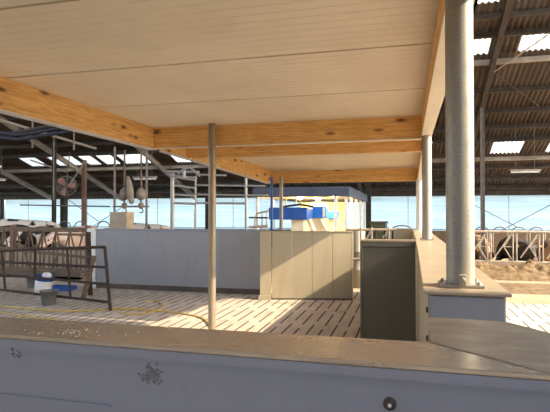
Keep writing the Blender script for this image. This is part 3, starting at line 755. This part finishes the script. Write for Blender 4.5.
# bolt with washer on its face
bp = AY(389, 403, 1.12)
mb = MB().lathe((bp.x, 1.124, bp.z), [(.014, -.004), (.014, .004), (.009, .005), (.009, .012), (0, .012)], 14, (0, -1, 0)); bo = mb.build('bolt', M['steel_dark'], t)
MB().lathe((bp.x, 1.112, bp.z), [(.004, 0), (.004, .003), (0, .004)], 12, (0, -1, 0)).build('bolt_tip', M['galv_light'], bo)
# lower trim line on its face
MB().prism([(-2.69, 1.139), (-.72, 1.1235), (-.72, 1.13), (-2.69, 1.146)], 1.168, 1.171).build('seam_strip', M['clad_front'], t)
# muddy marks on the face
def splat(cx, cz, s, n, seed, name, mat):
    rnd = random.Random(seed); mb = MB()
    for i in range(n):
        x = cx + rnd.gauss(0, s); z = cz + rnd.gauss(0, s * .8); r = rnd.uniform(.08, .34) * s
        y = 1.145 - (x + 2.69) / 2.99 * .023
        mb.lathe((x, y - .0002, z), [(r, 0), (r * .8, .0012), (0, .0016)], 9, (0, -1, 0))
    return mb.build(name, mat, t)
M['mud'] = mottled('dried_mud', (.145, .142, .14), (.19, .183, .18), 30, .9)
q = AY(152, 374, 1.13); splat(q.x, q.z, .012, 130, 1, 'mud_mark', M['mud'])
q = AY(16, 354, 1.13); splat(q.x, q.z, .008, 30, 2, 'mud_mark', M['mud'])
q = AY(185, 385, 1.13); splat(q.x, q.z, .004, 5, 5, 'mud_mark', M['mud'])
# crumbs
rnd = random.Random(11)
mb = MB()
for i in range(60):
    q = AZ(66 + rnd.gauss(0, 22), 332 + rnd.gauss(0, 3.5), WT)
    if not (1.15 < q.y < 1.29): continue
    r = rnd.uniform(.0008, .0026); mb.lathe((q.x, q.y, WT), [(r, 0), (r * .9, r * .5), (r * .3, r), (0, r)], 7)
o = mb.build('feed_crumbs', M['crumb']); tag(o, 'pale crumbs scattered on the brown front counter top', 'crumbs', None, 'stuff')

# corner counter joining the front one
t = thing('corner_counter', (.25, 1.4, 0), 'short grey topped counter at the right corner joining the front counter', 'counter')
cp = [(.055, 1.333), (.062, 1.65), (.285, 1.632), (.52, 1.30), (.52, 1.108), (.296, 1.110)]
MB().prism(cp, WT - .012, WT + .0).build('top_sheet', M['cap_grey'], t, .002)
MB().prism([(.066, 1.345), (.072, 1.64), (.28, 1.622), (.51, 1.30), (.51, 1.118), (.305, 1.12)], 0, WT - .013).build('cladding', M['clad_front'], t)

# right counter
t = thing('right_counter', (.24, 6, 0), 'long right counter wall with sunlit dusty top carrying the posts', 'counter')
MB().prism([(.085, 2.215), (.385, 2.215), (.385, 10.75), (.125, 10.75), (.125, 6.4)], 0, WT - .014).build('cladding', M['clad_cream'], t)
MB().prism([(.065, 2.195), (.405, 2.195), (.405, 4.6), (.09, 4.6)], WT - .014, WT).build('top_sheet', M['cap_light'], t, .003)
MB().prism([(.09, 4.606), (.405, 4.606), (.405, 7.4), (.112, 7.4)], WT - .014, WT).build('top_sheet', M['cap_light'], t, .003)
MB().box((.112, 7.406, WT - .014), (.405, 10.77, WT)).build('top_sheet', M['cap_light'], t, .003)
MB().box((.09, 2.203, .02), (.38, 2.215, WT - .02)).build('end_panel', M['clad_grey'], t, .003)
for z in (1.24, 1.12, .9, .6):
    MB().lathe((.085, 2.26, z), [(.012, 0), (.012, .008), (0, .009)], 8, (-1, 0, 0)).build('bolt', M['steel_dark'], t)

# dark end partition at the counter's side
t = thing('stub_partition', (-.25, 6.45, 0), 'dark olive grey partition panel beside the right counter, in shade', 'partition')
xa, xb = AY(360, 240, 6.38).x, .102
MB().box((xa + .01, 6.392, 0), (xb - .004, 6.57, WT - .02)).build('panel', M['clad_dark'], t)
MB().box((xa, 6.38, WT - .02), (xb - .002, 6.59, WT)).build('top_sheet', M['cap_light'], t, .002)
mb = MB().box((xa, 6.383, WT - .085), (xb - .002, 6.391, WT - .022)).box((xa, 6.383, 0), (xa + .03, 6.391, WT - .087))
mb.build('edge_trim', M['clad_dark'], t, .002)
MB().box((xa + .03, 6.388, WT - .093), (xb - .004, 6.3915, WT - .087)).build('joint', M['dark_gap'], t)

# cream partition facing the camera, turned towards it
A = Vector((AZ(272, 299.5, 0).x, AZ(272, 299.5, 0).y, 0)); B = Vector((AZ(352.5, 299.8, 0).x, AZ(352.5, 299.8, 0).y, 0)); d = (B - A).normalized(); nrm = Vector((-d.y, d.x, 0))
t = thing('cream_partition', ((A + B) / 2), 'cream partition panel crossed by a diagonal sun shadow', 'partition')
L = (B - A).length; pw = L / 4
zt2 = AY(310, 231.0, 9.6).z
for i in range(4):
    p0 = A + d * (pw * i + .003); p1 = A + d * (pw * (i + 1) - .003)
    poly = [p0, p1, p1 + nrm * .16, p0 + nrm * .16]
    MB().prism([(p.x, p.y) for p in poly], .03, zt2 - .02).build('panel', M['clad_cream'], t)
poly = [A - d * .02 - nrm * .015, B + d * .015 - nrm * .015, B + d * .015 + nrm * .18, A - d * .02 + nrm * .18]
MB().prism([(p.x, p.y) for p in poly], zt2 - .02, zt2).build('top_sheet', M['cap_light'], t)
poly = [A + nrm * .008, B + nrm * .008, B + nrm * .15, A + nrm * .15]
MB().prism([(p.x, p.y) for p in poly], 0, .03).build('kerb', M['concrete_wall'], t)
MB().prism([(p.x, p.y) for p in [B - nrm * .006, B + d * .012 - nrm * .006, B + d * .012 + nrm * .16, B + nrm * .16]], 0, zt2 - .02).build('end_trim', M['robot_cream'], t)
# its corner column
C = A - d * .23
t = thing('corner_column', (C.x, C.y, 0), 'narrow cream corner column between grey wall and cream partition', 'column')
poly = [C - nrm * .03, A - d * .02 - nrm * .03, A - d * .02 + nrm * .3, C + nrm * .3]
MB().prism([(p.x, p.y) for p in poly], .0, zt2 + .0).build('cladding', M['clad_cream'], t, .004)
poly = [C - nrm * .05 - d * .03, A - d * .025 - nrm * .05, A - d * .025 - nrm * .032, C - nrm * .032 - d * .03]
MB().prism([(p.x, p.y) for p in poly], .0, .09).build('foot', M['clad_cream'], t, .004)

# long grey panel wall
LY = 9.92
xa, xb = AY(96, 260, LY).x, C.x - .03
t = thing('long_partition', ((xa + xb) / 2, LY, 0), 'long grey partition wall in shade behind the slats', 'partition')
pz = AY(180, 229.6, LY).z
n = 4
for i in range(n):
    a = xa + (xb - xa) * i / n; b_ = xa + (xb - xa) * (i + 1) / n
    MB().box((a + .002, LY, .11), (b_ - .002, LY + .30, pz - .035)).build('panel', M['clad_grey'], t)
MB().box((xa, LY - .012, pz - .035), (xb, LY + .32, pz)).build('top_sheet', M['clad_front'], t, .004)
MB().box((xa, LY + .02, 0), (xb, LY + .3, .11)).build('kerb', M['concrete_wall'], t)
MB().box((AY(88, 260, LY).x, LY - .03, 0), (xa - .002, LY + .32, pz + .01)).build('end_trim', M['white_plastic'], t, .004)

# ------------------------------------------------------------------ tan box and hoists over the long panel
bx0, bx1 = AY(113.5, 220, 13.2).x, AY(130.5, 220, 13.2).x
zb0, zb1 = .9, AY(120, 212, 13.2).z
t = thing('control_box', ((bx0 + bx1) / 2, 13.2, 0), 'tan box on legs showing above the long grey wall', 'box')
MB().box((bx0, 13.0, zb0), (bx1, 13.4, zb1 - .03)).build('body', M['tan_box'], t, .01)
MB().box((bx0 - .015, 12.98, zb1 - .03), (bx1 + .015, 13.42, zb1)).build('lid', M['tan_rail'], t, .006)
for sx in (bx0 + .04, bx1 - .04):
    for sy in (13.04, 13.36): MB().box((sx - .02, sy - .02, 0), (sx + .02, sy + .02, zb0)).build('leg', M['steel_dark'], t)
def hoist(u, y, vtop, label):
    c = AY(u, 196, y); t = thing('chain_hoist', c, label, 'hoist', None)
    s_ = 1 / FPX * (y * 1.08)
    zc = c.z
    MB().lathe((c.x, y, zc), [(0, .26), (.05, .26), (.12, .20), (.15, .05), (.13, -.08), (.05, -.13), (0, -.13)], 18).build('housing', M['hoist_tan'], t)
    MB().tube([(c.x, y, zc + .25), (c.x, y, AY(u, vtop, y).z)], .03, 8).build('suspension', M['brown_wood'], t)
    mb = MB().lathe((c.x, y, zc - .13), [(.03, 0), (.03, -.07), (.09, -.12), (.09, -.22), (.03, -.28), (0, -.28)], 14); mb.build('hook_block', M['hoist_tan'], t)
    pts = [(c.x + .07 * math.sin(a), y, zc - .46 + .07 * math.cos(a)) for a in [q * .5 for q in range(9)]]
    MB().tube([(c.x, y, zc - .40)] + pts, .018, 6).build('hook', M['steel_dark'], t)
    return t
hoist(124.3, 14.2, 150, 'tan hoist with hook hanging directly above the tan box')
hoist(141, 14.2, 150, 'tan hoist with hook hanging right of the tan box, below the strip lamp')
pts = [AY(u, v, 14.0) for u, v in ((127.5, 176), (129.5, 186), (130.5, 196), (132, 204))]
t = tag(MB().tube(smooth(pts), [.02] + [.06 + .05 * math.sin(i / 24 * math.pi) for i in range(23)] + [.02], 8).build('canvas_flap', M['hoist_tan']), 'pale bent flap hanging between the two hoists', 'flap')
tag(MB().tube([AY(113, 206.5, 15.0), AY(149, 206.5, 15.0)], .03, 8).build('cross_rail', M['mesh_grey']), 'grey cross rail linking the thin posts behind the hoists', 'rail')
tag(MB().tube([AY(20, 205, 21.8), AY(110, 206.5, 21.8)], .035, 8).build('cross_rail', M['mesh_grey']), 'long grey cross rail in front of the netting left of the hoists', 'rail')

# ------------------------------------------------------------------ raised tubular frame
GY = 12.6
t = thing('lifting_gate', (AY(172, 229, GY).x, GY, 0), 'galvanised tubular frame with raised gate behind the long grey wall', 'gate')
def gp(u, v, y=GY): return AY(u, v, y)
for u, vt, r in ((172.3, 171, .055), (195.5, 176, .026), (246, 178, .035)):
    p = gp(u, vt); MB().tube([(p.x, GY, 0), (p.x, GY, p.z)], r, 10).build('post', M['galv_pipe'], t)
for a, b_ in (((175, 177), (194, 180)), ((175, 185.5), (194, 188)), ((175, 194.5), (195, 196)), ((174, 203), (196, 204))): MB().tube([gp(*a, GY - .1), gp(*b_, GY - .1)], .032, 8).build('rung', M['galv_pipe'], t)
for va, vb, ue in ((174.5, 175.5, 226), (185.2, 186, 265), (194.5, 195.5, 268), (203, 203.5, 246)): MB().tube([gp(196, va), gp(ue, vb)], .028, 8).build('rail', M['galv_pipe'], t)
mb = MB().tube([gp(167, 171.5, GY - .1), gp(199, 172, GY - .1)], .04, 8).tube([gp(178, 174, GY - .15), gp(185, 168.5, GY - .15), gp(190, 167.5, GY - .15), gp(200, 176, GY - .15)], .035, 8).tube([gp(168, 175, GY - .12), gp(197, 178, GY - .12)], .03, 8).tube([gp(184, 168, GY - .12), gp(184, 178, GY - .12)], .05, 8)
mb.build('pivot_head', M['galv_pipe'], t)
# cradle rail right of it
t = thing('guard_rail', (AY(260, 229, 12), 12.0, 0)[0:1] and Vector((AY(260, 229, 12).x, 12.0, 0)), 'pale bent tube guard rail left of the thin blue post', 'rail')
pts = [AY(u, v, 12.0) for u, v in ((254.5, 228), (255.5, 217), (258.5, 213.2), (264, 212), (268.5, 210.5))]
MB().tube([Vector((pts[0].x, 12, 0))] + smooth(pts), .022, 8).build('bent_tube', M['tan_rail'], t)
MB().tube([AY(249, 227, 12.0), AY(268, 226, 12.0)], .03, 8).build('lower_tube', M['tan_rail'], t)
MB().tube([AY(249, 217.5, 12.0), AY(268, 217.8, 12.0)], .022, 8).build('upper_tube', M['steel_dark'], t)
for u in (262, 266.5): MB().tube([Vector((AY(u, 212, 12.05).x, 12.05, 0)), AY(u, 212.5, 12.05)], .018, 8).build('upright', M['tan_rail'], t)

# ------------------------------------------------------------------ robot canopy
RY = 15.0
cx0, cx1 = AY(252.5, 190, RY).x, AY(349.3, 190, RY).x
cz0, cz1 = 2.17, 2.47; RD = 22.0
t = thing('robot_canopy', ((cx0 + cx1) / 2, RY, 0), 'navy edged flat canopy over the milking robot with warm light inside', 'canopy')
MB().box((cx0, RY, cz0), (cx1, RY + .06, cz1)).build('front_fascia', M['navy'], t, .006)
MB().box((cx1 - .06, RY + .062, cz0), (cx1, RD, cz1)).build('side_fascia', M['navy'], t, .006)
MB().box((cx0, RY + .062, cz0), (cx0 + .06, RD, cz1)).build('side_fascia', M['navy'], t, .006)
MB().box((cx0, RD, cz0), (cx1, RD + .06, cz1)).build('back_fascia', M['navy'], t)
MB().box((cx0 + .062, RY + .062, cz0 + .06), (cx1 - .062, RD - .002, cz0 + .10)).build('ceiling_board', M['robot_cream'], t)
for u, y in ((346.5, RY + .2),):
    pass
for x, y in ((cx1 - .11, RY + .12), (cx1 - .11, 16.6), (cx1 - .11, 18.2), (cx1 - .11, 20.0), (cx1 - .11, 21.8), (cx0 + .12, RY + .12), (cx0 + .12, 21.8), (cx1 - .42, RY + .12)):
    MB().box((x - .04, y - .04, 0), (x + .04, y + .04, cz0 + .06)).build('post', M['white_plastic'], t)
for u, y in ((335, RY + .35), (300, 17.5), (318, 19)):
    c = AY(u, 196, y); 
    MB().lathe((c.x, y, cz0 + .06), [(0, -.07), (.07, -.06), (.10, -.02), (.10, 0)], 16).build('lamp', M['lamp_warm'], t)
    L_ = bpy.data.lights.new('canopy_lamp_light', 'POINT'); L_.energy = 70; L_.color = (1, .68, .26); L_.shadow_soft_size = .12
    lo = bpy.data.objects.new('canopy_lamp_light', L_); COL.objects.link(lo); lo.location = (c.x, y, cz0 - .12)
MB().box((cx0 + .7, 19.0, 0), (cx1 - .5, 19.1, 2.1)).build('rear_board', M['robot_cream'], t)
for a, b_ in (((286, 196), (286, 206)), ((296, 196), (296, 206))): MB().tube([AY(*a, 15.6), AY(*b_, 15.6)], .02, 8).build('drop_rod', M['robot_cream'], t)

def arm(u0, u1, v0, v1, y, depth, label, turn=0):
    a, b_ = AY(u0, v0, y), AY(u1, v1, y)
    t = thing('milking_robot', ((a.x + b_.x) / 2, y, 0), label, 'robot', 'milking robots')
    MB().box((a.x, y, b_.z), (b_.x, y + depth, a.z)).build('cover', M['blue_plastic' if turn == 0 else 'bright_blue'], t, .02)
    return t, a, b_
t, a, b_ = arm(268.5, 307, 207.5, 219.8, 13.5, .9, 'dark blue boxy robot arm cover right of the grey post')
MB().box((a.x + .6, 13.7, 0), (a.x + .95, 14.3, b_.z)).build('pedestal', M['robot_cream'], t)
MB().bar((a.x + 1.05, 13.95, b_.z), (a.x + 1.32, 13.75, .95), .10, .10).build('lower_arm', M['robot_cream'], t)
MB().tube([(a.x + .3, 13.9, a.z + .02), (a.x + .8, 13.9, a.z + .09), (a.x + 1.2, 13.9, a.z + .02)], .03, 8).build('air_line', M['dark_gap'], t)
t, a, b_ = arm(308.5, 326, 206.5, 218.2, 14.6, .55, 'bright blue robot arm cover lit by the warm lamps', 1)  # lit face of the blue box, built apart with brightness in its colour
MB().box((a.x + .05, 14.7, 0), (a.x + .4, 15.1, b_.z)).build('pedestal', M['robot_cream'], t)
MB().bar((a.x + .3, 14.7, b_.z), (a.x + .62, 14.6, .95), .09, .09).build('lower_arm', M['robot_cream'], t)
MB().box((b_.x - .10, 14.585, b_.z + .02), (b_.x - .03, 14.599, a.z - .03)).build('side_badge', M['white_plastic'], t)
t, a, b_ = arm(326.5, 337.5, 211, 219, 15.6, .4, 'small far blue robot arm cover nearest the canopy corner post', 1)
MB().box((a.x + .05, 15.7, 0), (a.x + .22, 15.95, b_.z)).build('pedestal', M['robot_cream'], t)
MB().bar((b_.x - .05, 15.75, b_.z), (b_.x + .22, 15.75, 1.15), .07, .07).build('lower_arm', M['robot_cream'], t)

# ------------------------------------------------------------------ beyond the stub partition
t = thing('far_partition', (-.2, 10.5, 0), 'cream low cross wall at the far end of the right counter', 'partition')
xa = AY(389, 232, 10.45).x
MB().box((xa, 10.45, 0), (.11, 10.6, 1.34)).build('panel', M['clad_cream'], t)
MB().box((xa - .01, 10.43, 1.34), (.11, 10.62, 1.36)).build('top_sheet', M['cap_light'], t)
t = thing('wheelie_bin', (AY(380, 229, 15.5).x, 15.5, 0), 'dark green bin with flat lid beyond the stub partition', 'bin')
a, b_ = AY(370.5, 223, 15.5), AY(387, 223, 15.5)
MB().prism([(a.x + .04, 15.3), (b_.x - .04, 15.3), (b_.x, 15.75), (a.x, 15.75)], .0, a.z).build('body', M['green'], t, .01)
MB().box((a.x - .03, 15.27, a.z), (b_.x + .03, 15.8, a.z + .05)).build('lid', M['green'], t, .015)
t = thing('pipe_rack', (AY(372, 235, 9.0).x, 9.0, 0), 'tan tubular rack with slanted stays behind the stub partition', 'rack')
def rp(u, v): return AY(u, v, 9.0)
MB().tube([rp(346, 229.6), rp(396, 229.8)], .022, 8).build('top_tube', M['tan_rail'], t)
for u in (361, 371.5, 389): MB().tube([Vector((rp(u, 230).x, 9.0, 0)), rp(u, 227.5)], .02, 8).build('upright', M['tan_rail'], t)
for u in (375.5, 384.5, 393): MB().tube([Vector((rp(u, 230).x, 9.0, 0)), rp(u, 229)], .02, 8).build('upright', M['dark_pipe'], t)
for a, b_ in (((366, 240), (372, 228.5)), ((383, 238), (389, 228.5))): MB().tube([rp(*a), rp(*b_)], .02, 8).build('stay', M['tan_rail'], t)
MB().tube([rp(353, 259), rp(361, 259)], .025, 8).build('lower_tube', M['tan_rail'], t)
t = thing('water_drum', (AY(356.5, 245, 11.5).x, 11.5, 0), 'grey galvanised drum seen in the gap beside the cream partition', 'drum')
c = AY(357, 245, 11.5); MB().lathe((c.x, 11.5, 0), [(0, 0), (.17, 0), (.17, .4), (.178, .41), (.17, .42), (.17, .8), (.178, .81), (.17, .82), (.17, 1.28), (.15, 1.3), (0, 1.3)], 24).build('drum_body', M['galv'], t)

# ------------------------------------------------------------------ unseen wall added at the right rear to keep sun off the front counter
struct(MB().box((3.0, -3.0, -.35), (3.25, 2.08, 4.6)).build('sun_block_wall', M['clad_grey']))

# ------------------------------------------------------------------ sun, sky, camera
KZ = .64
sd = Vector((1, -.06, KZ)).normalized()
sun = bpy.data.lights.new('sun', 'SUN'); sun.energy = 5.8; sun.angle = math.radians(.55); sun.color = (1, .84, .60)
so = bpy.data.objects.new('sun', sun); COL.objects.link(so); so.location = (8, 3, 12)
so.rotation_euler = sd.to_track_quat('Z', 'Y').to_euler()
w = bpy.data.worlds.new('sky'); S.world = w; w.use_nodes = True; nt = w.node_tree
bg = nt.nodes['Background']; sk = nt.nodes.new('ShaderNodeTexSky'); sk.sky_type = 'NISHITA'; sk.sun_disc = False
sk.sun_elevation = math.atan(KZ); sk.sun_rotation = math.radians(90); sk.air_density = 1.0; sk.dust_density = 2.5; sk.ozone_density = 1
hs = nt.nodes.new('ShaderNodeHueSaturation'); hs.inputs['Saturation'].default_value = .55; nt.links.new(sk.outputs['Color'], hs.inputs['Color']); nt.links.new(hs.outputs['Color'], bg.inputs['Color']); bg.inputs['Strength'].default_value = .36

cam = bpy.data.cameras.new('camera'); co = bpy.data.objects.new('camera', cam); COL.objects.link(co); S.camera = co
cam.sensor_width = 36; cam.lens = FPX / 550 * 36; cam.clip_start = .05; cam.clip_end = 300
co.location = (0, 0, CZ)
co.rotation_euler = (math.radians(90) + math.atan((HZ - 206) / FPX), 0, YAW)
S.view_settings.view_transform = 'Standard'; S.view_settings.look = 'None'; S.view_settings.gamma = 1
S.view_settings.use_curve_mapping = False; S.view_settings.exposure = 1.1
S.cycles.max_bounces = 10; S.cycles.diffuse_bounces = 6; S.cycles.transmission_bounces = 8
